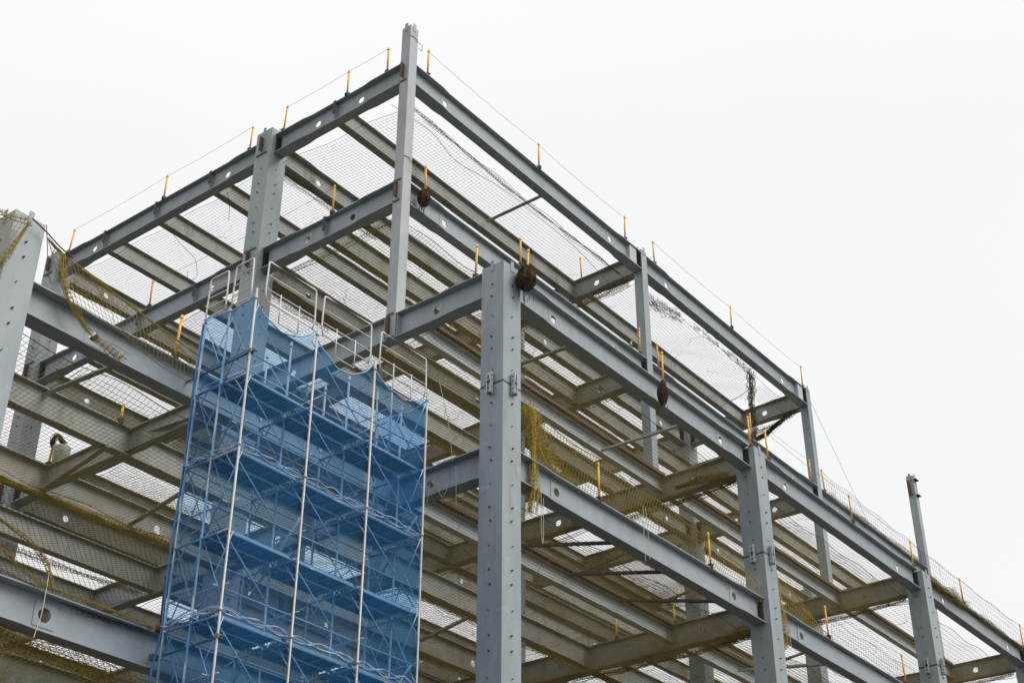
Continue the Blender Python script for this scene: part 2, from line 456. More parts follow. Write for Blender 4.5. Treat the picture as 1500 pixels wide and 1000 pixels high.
# low wing on the left
beam('x', UL + h, -.16, VL, Z0, .64, .155, holes=(-8.04,), haunch=(1, 0), ends=('r', ''), hr=.11)
beam('x', UL + h, -.16, VL, ZL, .64, .155, holes=(-8.01,), haunch=(1, 0), ends=('r', ''), plates=True, hr=.12)
beam('x', UL + h, -h, V1, Z0, DG, .142, holes=(-7.9, -2.0), haunch=(1, 1), m=M['joist'])
beam('x', UL + h, -h, V1, ZL, DG, .142, holes=(-7.9, -2.0), m=M['joist'])
for v in (5.45, 10.54, 12.90, 15.25):
    joist(UL + .2, -.02, v, Z0, .60)
joist(UL + .2, -.02, 5.45, ZL, .60)
joist(UL + .2, -.02, 10.54, ZL, .60)
beam('x', UL + h, -h, V2, Z0, DG, .142, holes=(-7.9, -2.0), m=M['joist'])
beam('y', VL + h, V1 - h, UL, Z0, DG, .142, m=M['joist'])
beam('y', V1 + h, V2, UL, Z0, DG, .142, m=M['joist'])
for a, b in ((VL, 5.45), (5.45, V1)):
    beam('y', a + .012, b - .012, -5.02, Z0 - .014, .5, .10, m=M['joist'], name='cross_beam')
beam('y', VL + .012, 5.45 - .012, -5.02, ZL - .014, .5, .10, m=M['joist'], name='cross_beam')
beam('y', 0 + h, V1 - h, 0, ZL, DG, .142, m=M['joist'])
# braces
def brace(p, q, s=.055, m=None, name='brace'):
    P, Q = Vector(p), Vector(q); d = (Q - P).normalized(); a = d.cross(Vector((0, 0, 1))).normalized(); b = a.cross(d)
    mb = MB(); t = .012
    def bx(x0, x1, y0, y1):
        vs = []
        for R in (P, Q):
            for x, y in ((x0, y0), (x1, y0), (x1, y1), (x0, y1)): vs.append(R + a * x + b * y)
        mb.add(vs, [(0, 1, 2, 3), (7, 6, 5, 4), (0, 1, 5, 4), (1, 2, 6, 5), (2, 3, 7, 6), (3, 0, 4, 7)])
    bx(-s, s, -t, 0); bx(-t / 2, t / 2, 0.0005, s * 1.3)     # tee section
    fb(mb, name, m or M['joist'])
brace((-7.08, 5.40, Z0 - .1), (-7.45, 2.90, Z0 - .60)); brace((-4.90, 5.40, Z0 - .1), (-5.30, 2.90, Z0 - .60))
brace((-5.19, 7.95, Z0 - .66), (-5.60, 5.30, Z0 - .64)); brace((-2.96, 7.95, Z0 - .66), (-3.42, 5.30, Z0 - .64))
brace((-9.2, 5.40, Z0 - .1), (-9.6, 2.9, Z0 - .6)); 
for z in (Z3, Z2):
    for uu in ((6.24,) if z == Z3 else (6.24, 17.0)):
        brace((uu, 5.52, z - .30), (uu, 3.16, z - .30), .05, M['joist'])
brace((7.75, 2.74, Z1 - .40), (7.75, .05, Z1 - .46), .05, M['pale']); brace((2.9, 2.74, Z1 - .40), (2.9, .05, Z1 - .46), .05)
for a, b in (((3.95, 2.62), (5.05, .10)), ((6.06, 2.62), (7.2, .10)), ((8.19, 2.60), (9.6, .10))):
    brace((a[0], a[1], Z0 - .15), (b[0], b[1], Z0 - .34), .05, M['dark'])
brace((6.8, 8.05, Z0 - .4), (6.3, 5.5, Z0 - .3), .055)
for uu in (14.2, 18.0, 25.5):
    brace((uu, 2.74, Z0 - .3), (uu + .9, .10, Z0 - .4), .05)
    brace((uu, 8.05, Z1 - .4), (uu - .4, 5.5, Z1 - .3), .055)

# ------------------------------------------------------------------ nets
def tangle(paths, n, spread, r=.006, L=.9, droop=.15, seed=1, kink=9):
    """many wiggly cords following a path"""
    rg = np.random.default_rng(seed); out = []
    path = np.array(paths, float)
    seg = np.linalg.norm(np.diff(path, axis=0), axis=1); cum = np.concatenate([[0], np.cumsum(seg)]); T = cum[-1]
    m = 14
    P = np.zeros((n, m, 3))
    for i in range(n):
        ln = min(T, L * rg.uniform(.5, 1.5)); s0 = rg.uniform(0, max(T - ln, 1e-3)); s = np.linspace(s0, s0 + ln, m)
        c = np.stack([np.interp(s, cum, path[:, k]) for k in range(3)], 1)
        off = rg.normal(0, spread, 3); ph = rg.uniform(0, 6.28, 3); fr = rg.uniform(2, kink, 3)
        w = np.stack([np.sin(s * fr[k] + ph[k]) for k in range(3)], 1) * spread * .8
        dz = -np.sin(np.linspace(0, np.pi, m)) * droop * rg.uniform(0, 1)
        c = c + off + w; c[:, 2] += dz; P[i] = c
    return strands(P, r)

def fold_net(path, nst, spread, r=.0045, droop=.1, seed=1, step=.10):
    """a net gathered along a path: long cords kept in folds, joined by the cross cords of the mesh"""
    rg = np.random.default_rng(seed); path = np.array(path, float)
    seg = np.linalg.norm(np.diff(path, axis=0), axis=1); cum = np.concatenate([[0], np.cumsum(seg)]); T = cum[-1]
    m = max(8, int(T / step)) + 1; sv = np.linspace(0, T, m)
    base = np.stack([np.interp(sv, cum, path[:, k]) for k in range(3)], 1)
    for _ in range(4): base[1:-1] = (base[:-2] + 2 * base[1:-1] + base[2:]) / 4
    t = np.gradient(base, axis=0); t /= np.linalg.norm(t, axis=1, keepdims=True)
    ref = np.where(np.abs(t[:, 2:3]) < .8, np.array([0, 0, 1.]), np.array([1., .2, 0]))
    a = np.cross(t, ref); a /= np.linalg.norm(a, axis=1, keepdims=True); b = np.cross(a, t)
    i = np.arange(nst)[:, None]; u = i / nst; sm = sv[None, :]
    f = lambda k: rg.uniform(-k, k)
    A_ = np.sin(u * 6.28 * 3.1 + f(3) + .35 * np.sin(sm * 1.1 + f(3))) * .9 + .6 * np.sin(u * 6.28 * 7.3 + sm * f(1.2) + f(3)) + 1.3 * (u - .5) + .3 * np.sin(sm * 4 + u * 20)
    B_ = np.sin(u * 6.28 * 2.3 + f(3) + .5 * np.sin(sm * .9 + f(3))) * .8 + .7 * np.sin(u * 6.28 * 5.9 + sm * f(1.2) + f(3)) + .3 * np.sin(sm * 5 + u * 27)
    w = spread * (1 + .35 * np.sin(sv * 1.7 + f(3)) + .2 * np.sin(sv * 4.1 + f(3)))[None, :]
    P = base[None] + (A_ * w)[..., None] * a[None] + (B_ * w)[..., None] * b[None]
    P[..., 2] -= droop * (.3 + .7 * u) * np.sin(np.pi * sm / T) ** .7
    P += rg.normal(0, spread * .12, P.shape)
    V1_, F1_ = strands(P, r); V2_, F2_ = strands(np.swapaxes(P, 0, 1)[1:-1], r * .9)
    return np.concatenate([V1_, V2_]), np.concatenate([F1_, F2_ + len(V1_)])

def net(name, P00, P10, P11, P01, cell=.10, sag=.35, seed=1, r=.0049, diamond=False, amp=.06, tear=0.0, mats='cord', label='', cat='safety net', group='safety nets strung under the floors', hold=(), extra=(), res=2):
    P00, P10, P11, P01 = [np.array(q, float) for q in (P00, P10, P11, P01)]
    lu = (np.linalg.norm(P10 - P00) + np.linalg.norm(P11 - P01)) / 2; lv = (np.linalg.norm(P01 - P00) + np.linalg.norm(P11 - P10)) / 2
    def pos(s, t):
        s = np.clip(s, 0, 1); t = np.clip(t, 0, 1); S_, T_ = s[..., None], t[..., None]
        B = P00 * (1 - S_) * (1 - T_) + P10 * S_ * (1 - T_) + P11 * S_ * T_ + P01 * (1 - S_) * T_
        x, y = s * lu, t * lv
        k = np.sqrt(np.clip(np.sin(np.pi * s), 0, 1) * np.clip(np.sin(np.pi * t), 0, 1))
        dz = -sag * k * (.75 + .5 * wob(x * .55, y * .55, seed)) + amp * wob(x * 1.7, y * 1.7, seed + 3) * k
        # tied up to the supports at intervals, slack between the ties
        edge = np.minimum(np.minimum(s * lu, (1 - s) * lu), np.minimum(t * lv, (1 - t) * lv))
        dz = dz - .10 * np.exp(-edge / .35) * (.5 + .5 * np.sin((x + y) * 2.6 + seed))
        B = B.copy()
        B[..., 0] += .09 * wob(x * .9, y * .9, seed + 11) * k; B[..., 1] += .09 * wob(x * .9, y * .9, seed + 17) * k
        B[..., 2] += dz
        return B
    parts = []
    def run(a0, a1, n, m, along_s):
        pass
    if not diamond:
        nu, nv = max(2, int(lu / cell)), max(2, int(lv / cell))
        for along in (0, 1):
            k, m = (nv + 1, nu // res + 1) if along == 0 else (nu + 1, nv // res + 1)
            a, b = np.meshgrid(np.linspace(0, 1, k), np.linspace(0, 1, m), indexing='ij')
            Q = pos(b, a) if along == 0 else pos(a, b)
            sk = None
            if tear:
                mid = (Q[:, 1:] + Q[:, :-1]) / 2
                sk0 = wob(mid[..., 0] * .8, mid[..., 1] * .8, seed + 29) > (1 - tear)
                sk = np.repeat(sk0[:, :, None], 3, 2)
            parts.append(strands(Q, r, 3, sk))
    else:
        c = cell * 1.414; n = int((lu + lv) / c)
        m = max(6, int(min(lu, lv) / (cell * res)))
        for sg in (1, -1):
            Ls = []
            for i in range(1, n):
                o = i * c
                if sg == 1:
                    x0, x1 = max(0, o - lv), min(lu, o); xs = np.linspace(x0, x1, m); ys = o - xs
                else:
                    o2 = o - lv; x0, x1 = max(0, o2), min(lu, o2 + lv); xs = np.linspace(x0, x1, m); ys = xs - o2
                if x1 - x0 < .05: continue
                Ls.append(np.stack([xs / lu, ys / lv], -1))
            q = np.array(Ls); parts.append(strands(pos(q[..., 0], q[..., 1]), r))
    # odd cords, knots and dead stems caught in the mesh
    rg = np.random.default_rng(seed + 500); k = max(3, int(lu * lv / 3.0)); Q = np.zeros((k, 14, 3))
    for i in range(k):
        s0, t0 = rg.uniform(.02, .98, 2); ln = rg.uniform(.15, 1.1) * (1 if i % 4 else 1.8); an = rg.uniform(0, 6.28); tt = np.linspace(0, 1, 14)
        cv = rg.uniform(-2, 2); ss = s0 + np.cumsum(np.cos(an + cv * tt)) * ln / 14 / lu; t_ = t0 + np.cumsum(np.sin(an + cv * tt)) * ln / 14 / lv
        Q[i] = pos(ss, t_); Q[i] += np.sin(tt[:, None] * rg.uniform(4, 14, 3) + rg.uniform(0, 6, 3)) * .03
        if i % 3 == 0: Q[i, :, 2] -= tt * rg.uniform(0, .5)
    parts.append(strands(Q, r * 1.25))
    # border rope
    for (s, t) in ((np.linspace(0, 1, 60), np.zeros(60)), (np.linspace(0, 1, 60), np.ones(60)), (np.zeros(60), np.linspace(0, 1, 60)), (np.ones(60), np.linspace(0, 1, 60))):
        parts.append(strands(pos(s, t)[None], r * 2.2, 4) if False else strands(pos(s, t)[None], r * 2.0))
    o = quad_mesh(name, parts, M[mats]); tag(o, label, cat, group)
    for k, e in enumerate(extra):
        quad_mesh('net_bundle', [e[0]], M[e[1]], o)
    return o

def edge_gather(p, q, n, spread, seed, m='cordy', droop=.15, r=.007):
    return (fold_net([p, q], max(7, n // 7), spread * 1.15, .0045, droop, seed), m)

g = .72
E_ = edge_gather
# penthouse roof level
z = Z3 - g
net('safety_net', (.55, 3.55, z), (10.55, 3.55, z), (10.55, V1, z), (.2, V1, z), seed=1, sag=.3, mats='cordd', r=.0032,
    label='thin dark net under the top roof beside the highest slim column',
    extra=(E_((.7, 3.6, z + .02), (10.4, 3.6, z), 20, .032, 3, 'cordd', .15, .005),))
net('safety_net', (.2, V1, z), (10.6, V1, z), (10.6, V2 - .2, z), (.2, V2 - .2, z), seed=2, sag=.35, mats='cordd', r=.0032,
    label='wide net under the top roof behind the sloping left beam',
    extra=(E_((.5, V1 + .1, z), (4.5, V1 + .1, z), 40, .06, 4, 'cordy', .15), E_((.3, 17.2, z), (2.5, 17.3, z), 40, .1, 44, 'cord', .3)))
net('safety_net', (11.15, 3.42, z), (21.3, 3.38, z), (21.2, V1, z), (11.1, V1, z), seed=5, sag=.34, mats='cordd', r=.0032, amp=.16, tear=.32,
    label='torn sagging net under the far half of the top roof',
    extra=(E_((10.9, V1, z + .02), (10.9, 3.6, z - .02), 150, .06, 6, 'cord', .2), E_((21.5, 5.6, z - .25), (21.5, 3.5, z + .05), 150, .06, 7, 'cord', .25)))
# penthouse lower level
z = Z2 - g
net('safety_net', (.3, 3.45, z), (10.9, 3.45, z), (10.9, V1, z), (.3, V1, z), seed=8, sag=.3, label='net under the second tier between the slim columns',
    extra=(E_((.4, 5.6, z + .05), (10.0, 5.6, z + .03), 60, .05, 9, 'cord', .12), E_((.3, 3.5, z), (.3, V1, z), 50, .06, 10, 'cord', .1)))
net('safety_net', (.2, V1, z), (10.9, V1, z), (10.9, V2 - .2, z), (.2, V2 - .2, z), seed=11, sag=.35, label='net under the second tier behind the blue scaffold',
    extra=(E_((.3, V1 + .25, z + .05), (3.0, V1 + .2, z), 60, .07, 12, 'cord', .2),))
net('safety_net', (10.9, 3.45, z), (30.2, 3.45, z), (30.2, V1, z), (10.9, V1, z), seed=13, cell=.13, sag=.35, label='long net under the second tier towards the lone slim column')
# main roof level
z = Z1 - g
def drape(u, v0, v1, zt, zb, seed):
    P = []
    for n_, m_, al in ((int((v1 - v0) / .11), 12, 1), (int((zt - zb) / .085), 90, 0)):
        a, b = np.meshgrid(np.linspace(0, 1, n_), np.linspace(0, 1, m_), indexing='ij')
        vv, zz = (a, b) if al else (b, a)
        y = v0 + (v1 - v0) * vv; zz_ = zb + (zt - zb) * zz - .10 * np.sin(np.pi * vv) * (1 - zz) + .02 * np.sin(y * 5 + seed)
        x = u - .035 * np.sin(np.pi * zz) + .02 * wob(y * 2, zz * 2, seed)
        P.append(strands(np.stack([x, y + .02 * np.sin(zz * 7 + y * 3), zz_], -1), .0034))
    V = np.concatenate([p[0] for p in P]); F = np.concatenate([P[0][1], P[1][1] + len(P[0][0])])
    return (V, F)
def gird_net(seed, a, b, z, lab, lab2, m='cord', sag=.32, cell=.10):
    net('safety_net', (a + .1, .45, z), (b + .25, .45, z), (b + .25, V1, z), (a + .1, V1, z), seed=seed, sag=sag, mats=m, cell=cell, label=lab,
        extra=((drape(b - .20, .5, 5.6, z + .62, z - .04, seed), 'cord'), E_((b + .05, .5, z - .02), (b + .05, 5.4, z - .05), 110, .032, seed + 1, 'cordy', .12), E_((b - .25, 1.5, z + .1), (b - .25, V1, z + .05), 40, .05, seed + 2, 'cord', .15),
               E_((a + .3, 5.45, z + .05), (b - .3, 5.45, z + .03), 70, .05, seed + 3, 'cord', .1)))
    net('safety_net', (a + .1, V1, z), (b + .2, V1, z), (b + .2, V2 - .2, z), (a + .1, V2 - .2, z), seed=seed + 5, sag=sag, mats=m, cell=cell, label=lab2)
gird_net(20, U[0], U[1], z, 'olive net under the main roof right behind the nearest corner column', 'net under the main roof seen through the middle of the scaffold sheet')
gird_net(30, U[1], U[2], z, 'olive net under the main roof between the second and third big columns', 'net under the rear of the main roof, middle bay')
gird_net(40, U[2], U[3], z, 'net under the main roof beyond the third big column', 'net under the rear of the main roof, farthest bay', cell=.15)
z = Z0 - g
gird_net(50, U[0], U[1], z, 'dense olive net under the lower floor at the bottom centre', 'net under the rear of the lower floor behind the scaffold')
gird_net(60, U[1], U[2], z, 'dense olive net under the lower floor at the bottom right', 'net under the rear of the lower floor, middle bay')
gird_net(70, U[2], U[3], z, 'net under the lower floor past the third big column', 'net under the rear of the lower floor, farthest bay', cell=.15)
# low wing
z = Z0 - g
net('safety_net', (UL + .3, 3.0, z), (-.3, 3.0, z), (-.3, 7.6, z), (UL + .3, 7.6, z), cell=.10, seed=80, sag=.5, r=.0046, mats='cord', amp=.12,
    label='sagging square net under the low wing left of the scaffold',
    extra=(E_((UL + .5, 7.5, z - .25), (-2.0, 7.4, z - .2), 190, .055, 81, 'cordy', .10),))
net('safety_net', (UL + .3, 7.9, z), (-.3, 7.9, z), (-.3, V2 - .3, z), (UL + .3, V2 - .3, z), cell=.10, seed=84, sag=.35, diamond=True,
    label='diamond mesh net under the rear of the low wing',
    extra=(E_((UL + .5, 10.6, z), (-.4, 10.6, z), 80, .05, 85, 'cord', .15),))
z = ZL - g
net('safety_net', (UL + .1, 2.6, z + .05), (-.3, 3.0, z), (-.3, 7.9, z), (UL + .1, 7.9, z), cell=.10, seed=86, sag=.5, mats='cordy',
    label='yellow net under the lowest beam at the bottom left corner',
    extra=(E_((UL + 1.0, 3.0, z + .05), (-3.0, 3.0, z), 120, .06, 87, 'cordy', .3), E_((UL + 1.0, 5.4, z + .25), (-4.0, 5.4, z), 120, .08, 88, 'cord', .5)))
net('safety_net', (UL + .3, 2.95, ZL - .1), (-1.0, 2.95, ZL + .05), (-1.0, 5.2, ZL + .05), (UL + .3, 5.2, ZL - .05), cell=.10, seed=90, sag=.2, diamond=True,
    label='diamond net lying over the lowest beam beside the scaffold',
    extra=(E_((UL + .6, 2.9, ZL + .25), (-6.0, 2.6, ZL + .02), 70, .05, 91, 'brown', .2),))

# upright and slanting edge nets
net('edge_net', (-9.42, 2.50, -3.42), (-5.9, 2.55, -4.12), (-5.9, 2.50, -4.72), (-8.85, 2.50, -4.30), cell=.10, seed=100, sag=.12, r=.0042, mats='cord', amp=.04, group='edge nets',
    label='slack net draped from the left edge column across the girder', cat='safety net',
    extra=(E_((-9.42, 2.5, -3.42), (-8.8, 2.5, -3.68), 60, .02, 101, 'cord', .05), (fold_net([(-9.1, 2.48, -3.60), (-9.02, 2.46, -4.0), (-8.75, 2.46, -4.45), (-8.3, 2.46, -4.8), (-7.5, 2.5, -4.98)], 13, .05, .0048, .05, 102), 'cordy'),
           E_((-8.8, 2.5, -3.62), (-5.9, 2.5, -4.1), 14, .015, 103, 'cordy', .05)))
net('edge_net', (.6, -.12, -3.15), (8.06, -.12, -3.50), (8.06, .25, -4.30), (.9, .35, -4.25), cell=.11, seed=104, sag=.14, r=.006, mats='cordy', amp=.05, group='edge nets',
    label='slack olive net slung from the nearest corner column along the lower girder',
    extra=(E_((1.2, .05, -4.15), (8.5, .05, -4.30), 70, .04, 105, 'cord', .08), (fold_net([(1.0, -.12, -3.2), (1.3, -.1, -3.8), (1.8, 0, -4.12), (2.6, .1, -4.2)], 16, .13, .0052, .1, 106), 'cordy'), (fold_net([(.95, .1, -2.9), (1.9, .5, -3.45), (3.4, .8, -3.9), (5.6, .8, -4.15), (8.0, .6, -4.25)], 22, .16, .0055, .15, 146), 'cord')))
net('edge_net', (8.06, -.12, -3.50), (10.45, -.12, -3.92), (10.45, .0, -4.45), (8.06, .2, -4.30), cell=.10, seed=107, sag=.12, r=.006, mats='cordy', group='edge nets',
    label='short yellowed net fanning from a post to the second big column',
    extra=(E_((8.0, .1, -4.25), (10.0, .15, -4.3), 90, .07, 108, 'cord', .1),))
net('edge_net', (11.6, -.12, -3.35), (15.1, .05, -4.25), (14.9, .2, -4.65), (11.7, .1, -4.5), cell=.11, seed=109, sag=.12, r=.0062, mats='cordy', group='edge nets',
    label='fan of yellow net right of the second big column',
    extra=(E_((12.0, .1, -4.32), (14.6, .1, -4.38), 70, .06, 110, 'cord', .1),))
net('edge_net', (14.6, -.05, -3.6), (21.1, -.05, -3.62), (21.1, -.02, -4.3), (14.6, -.02, -4.3), cell=.16, seed=111, sag=.12, mats='cordd', r=.0032, group='edge nets',
    label='upright net on the lower girder before the third big column')
net('edge_net', (22.1, V0T, Z2 + .95), (30.3, V0T, Z2 + .85), (30.3, V0T, Z2 + .05), (22.1, V0T, Z2 + .05), cell=.17, seed=112, sag=.1, mats='cordd', r=.0032, group='edge nets',
    label='upright net fence between the last two slim columns',
    extra=(E_((22.2, V0T - .1, Z2 + .06), (30.0, V0T - .1, Z2 + .06), 90, .06, 113, 'cord', .05),))
net('edge_net', (21.9, -.02, 1.05), (36.0, -.02, 1.0), (36.0, -.02, .05), (21.9, -.02, .05), cell=.17, seed=114, sag=.14, mats='cordd', r=.0032, group='edge nets',
    label='long upright net fence on the roof edge right of the third big column',
    extra=(E_((22.0, -.12, .03), (25.3, -.12, .02), 150, .10, 115, 'cord', .15), E_((22.0, -.1, .05), (36, -.1, .05), 120, .06, 116, 'cord', .1)))

def gathered(name, paths, n, spread, seed, m, label, cat='net bundle', group=None, L=.9, r=.007, droop=.05, kink=9):
    P = tangle(paths, n, spread, r, L, droop, seed, kink) if m in ('brown', 'dark') else fold_net(paths, max(8, n // 4), spread * .95, .005, droop, seed)
    o = quad_mesh(name, [P], M[m]); tag(o, label, cat, group); return o
gathered('net_bundle', [(.86, -.12, -3.1), (.95, -.12, -4.0), (.95, -.12, -4.8), (.86, -.12, -5.55)], 120, .085, 120, 'cordy', 'gathered yellow net hanging beside the nearest corner column', L=1.6)
gathered('net_bundle', [(11.35, -.12, -3.35), (11.45, -.12, -4.1), (11.5, -.12, -4.9), (11.5, -.12, -5.4)], 150, .075, 121, 'cordy', 'gathered yellow net hanging right of the second big column', L=1.5)
gathered('net_bundle', [(21.5, 5.55, 6.9), (21.5, 5.3, 6.52), (21.5, 4.8, 6.58), (21.5, 4.0, 6.98), (21.5, 3.45, 7.15)], 130, .035, 122, 'brown', 'brown belly of net drooping under the far cross girder of the top roof', L=.9, droop=.03)
gathered('net_bundle', [(17.9, 3.35, 7.12), (18.05, 3.4, 6.6), (18.0, 3.45, 5.9), (18.1, 3.45, 5.2), (18.0, 3.45, 4.3)], 330, .06, 123, 'brown', 'dark rope of tangled net hanging from the far top girder', L=.25, r=.007, kink=22)
gathered('net_bundle', [(11.25, 3.4, 6.8), (11.8, 3.4, 6.72), (12.6, 3.4, 6.82), (13.6, 3.36, 7.0)], 170, .085, 124, 'brown', 'brown dead growth caught in the net right of the second slim column', L=.25, r=.005, kink=22)
gathered('net_bundle', [(14.2, 3.34, 7.06), (15.6, 3.32, 7.06), (17.0, 3.32, 7.02), (18.2, 3.32, 7.05)], 130, .05, 125, 'brown', 'thin brown fringe of dead growth along the far skyline girder', L=.25, r=.005, kink=22)
net('edge_net', (-9.97, 2.25, -3.50), (-10.5, 2.2, -3.62), (-11.4, 2.2, -4.6), (-10.32, 2.25, -4.66), seed=126, sag=.1, r=.0055, mats='cord', group='edge nets',
    label='olive net folded over the top of the left edge column',
    extra=(E_((-9.97, 2.23, -3.52), (-10.36, 2.23, -4.7), 80, .035, 127, 'cord', .05), E_((-10.0, 2.2, -3.52), (-10.7, 2.2, -3.68), 26, .035, 129, 'cord', .08)))
gathered('net_bundle', [(10.2, 2.0, -.75), (10.3, 1.1, -.62), (10.5, .5, -.75)], 130, .07, 127, 'cord', 'net bunched under the roof beside the second big column', L=.8)
gathered('net_bundle', [(10.5, .8, Z0 - .72), (10.5, .45, Z0 - .68), (10.6, .4, Z0 - .8)], 90, .06, 128, 'cordy', 'yellow net wad at the lower joint of the second big column', L=.6)

gathered('net_bundle', [(-9.9, 2.5, -8.45), (-9.23, 2.5, -8.62), (-8.6, 2.5, -8.78), (-8.3, 2.48, -9.0), (-8.16, 2.46, -9.3), (-8.14, 2.44, -9.45)], 44, .028, 140, 'cord', 'gathered olive net edge sagging above the lowest left girder')
gathered('net_bundle', [(-9.9, 2.5, -8.95), (-9.2, 2.5, -9.02), (-8.6, 2.5, -9.3), (-8.2, 2.46, -9.43), (-7.4, 2.46, -9.40), (-6.2, 2.5, -9.42)], 36, .022, 141, 'cord', 'thin net edge lying along the lowest left girder')
net('safety_net', (12.0, 4.6, -1.0), (16.9, 4.6, -1.0), (16.9, 7.6, -1.05), (12.0, 7.6, -1.0), cell=.055, r=.006, seed=142, sag=.25, mats='cord', label='doubled dense net patch under the main roof behind the lower girder')

def nest(loc, rx, rz, seed, label, m='nest'):
    bm = bmesh.new(); bmesh.ops.create_icosphere(bm, subdivisions=4, radius=1)
    rg = np.random.default_rng(seed)
    for v in bm.verts:
        c = v.co.copy(); k = 1 + .10 * math.sin(c.x * 5 + seed) * math.cos(c.y * 6) + .05 * math.sin(c.z * 17 + c.x * 9) + rg.uniform(-.05, .05)
        top = 1 - .28 * max(0, c.z)
        v.co = Vector((c.x * rx * k * top, c.y * rx * k * top, c.z * rz * k))
    me = bpy.data.meshes.new('net_ball'); bm.to_mesh(me); bm.free(); me.materials.append(M[m])
    o = bpy.data.objects.new('net_ball', me); COL.objects.link(o); o.location = loc
    tag(o, label, 'net bundle', 'balls of rolled up netting tied to the girders')
    n = 260; P = np.zeros((n, 12, 3))
    for i in range(n):
        a = rg.uniform(0, 6.28, 12).cumsum() * 0 + rg.uniform(0, 6.28) + np.linspace(0, rg.uniform(.6, 2), 12); b = rg.uniform(-1.3, 1.3) + np.linspace(0, rg.uniform(-1, 1), 12)
        k = 1.03 + rg.uniform(0, .09) + .04 * np.sin(np.linspace(0, 9, 12))
        P[i] = np.stack([np.cos(a) * np.cos(b) * rx * k * (1 - .25 * np.clip(np.sin(b), 0, 1)), np.sin(a) * np.cos(b) * rx * k * (1 - .25 * np.clip(np.sin(b), 0, 1)), np.sin(b) * rz * k], 1)
    c = quad_mesh('loose_cord', [strands(P, .006)], M['brown'], o)
    k2 = 12; Q = np.zeros((k2, 12, 3))
    for i in range(k2):
        t = np.linspace(0, 1, 12); x = rg.normal(0, rx * .4, 2)
        Q[i] = np.stack([x[0] + .03 * np.sin(t * 9 + i), x[1] + .03 * np.cos(t * 8 + i), -rz * .7 - t * rg.uniform(.15, .5)], 1)
    quad_mesh('dangling_cord', [strands(Q, .007)], M['cordd'], o)
    return o
nest((.22, -.52, -.30), .205, .29, 3, 'big brown ball of netting on the nearest corner column top')
nest((5.95, -.34, -.52), .125, .30, 5, 'tall dark ball of netting hung on the long roof girder')
nest((.52, 2.86, 3.66), .15, .24, 8, 'olive ball of netting beside the highest slim column')

# ------------------------------------------------------------------ posts and lifelines
def post(x, y, z, label, group, hgt=.87, lean=(0, 0), m='yellow', clampm='rust'):
    e = empty('guard_post', (x, y, z)); tag(e, label, 'guard post', group)
    mb = MB(); rl = random.Random(label); tx, ty = lean[0] + rl.uniform(-.03, .03), lean[1] + rl.uniform(-.03, .03)
    mb.tube([(0, 0, .03), (tx * .5, ty * .5, hgt * .5), (tx, ty, hgt)], .026, 8)
    mb.tube([(tx * .93, ty * .93, hgt * .93 - .012), (tx * .93, ty * .93, hgt * .93 + .012)], .036, 8)
    mb.build('pole', M[m], e, True)
    cb = MB(); cb.box(-.05, .05, -.05, .05, -.045, .055); cb.tube([(-.075, 0, -.0), (.075, 0, 0)], .017, 6); cb.tube([(0, -.09, .02), (0, .0, .02)], .014, 6)
    cb.build('clamp', M[clampm], e)
    return e
GP = 'yellow guard posts clamped to the girders'
PT = {}
yB = -.11
B3 = [(3.77, 'yellow post on the top left beam, next to the highest slim column'), (5.21, 'yellow post midway between highest slim column and top left big column'),
      (7.61, 'yellow post just right of the top left big column'), (8.96, 'yellow post just left of the top left big column'),
      (12.59, 'yellow post midway along the far left stretch of the top beam'), (17.04, 'yellow post at the far left end of the top beam')]
for i, (v, l) in enumerate(B3): post(yB, v, Z3 + .03, l, GP, clampm='dark', lean=(.01, -.015 * (i % 3))); PT['b3%d' % i] = (yB, v, Z3 + .86)
A3 = [(.62, 'yellow post just right of the highest slim column, on the skyline'), (5.49, 'lone yellow post midway along the first stretch of skyline girder'),
      (9.87, 'skyline yellow post before the second slim column'), (11.51, 'skyline yellow post just past the second slim column'),
      (16.25, 'lone yellow post midway along the second stretch of skyline girder'), (21.24, 'yellow post at the far end of the skyline girder')]
for i, (u, l) in enumerate(A3): post(u, V0T - .11, Z3 + .03, l, GP, clampm='dark'); PT['a3%d' % i] = (u, V0T - .11, Z3 + .86)
post(U[1], 5.33, Z3 + .03, 'thin yellow post seen through netting on the inner top beam', GP)
post(yB, 5.39, Z2 + .04, 'yellow post on the second beam left of the highest slim column', GP); PT['b20'] = (yB, 5.39, Z2 + .86)
post(yB, 12.45, Z2 + .04, 'yellow post on the second beam at far left among netting', GP); PT['b21'] = (yB, 12.45, Z2 + .86)
for u, l, k, hh in ((.73, 'yellow post standing above the small olive net ball', 'a20', .87), (4.62, 'yellow post behind the big brown net ball', 'a21', .87), (9.91, 'broken yellow post stub before the second slim column', 'x', .2),
                    (10.38, 'yellow post just left of the second slim column on the lower tier', 'a22', .87), (11.41, 'yellow post just right of the second slim column on the lower tier', 'a23', .87),
                    (16.93, 'thin yellow post behind the second big column top', 'a24', .87), (21.05, 'yellow post leaning by the third slim column, left side', 'a25', .87), (22.0, 'rusty yellow post by the third slim column, right side', 'a26', .87)):
    post(u, V0T - .11, Z2 + .04, l, GP, hh); PT[k] = (u, V0T - .11, Z2 + .86)
post(yB, .64, Z1 + .04, 'yellow post just left of the nearest corner column', GP)
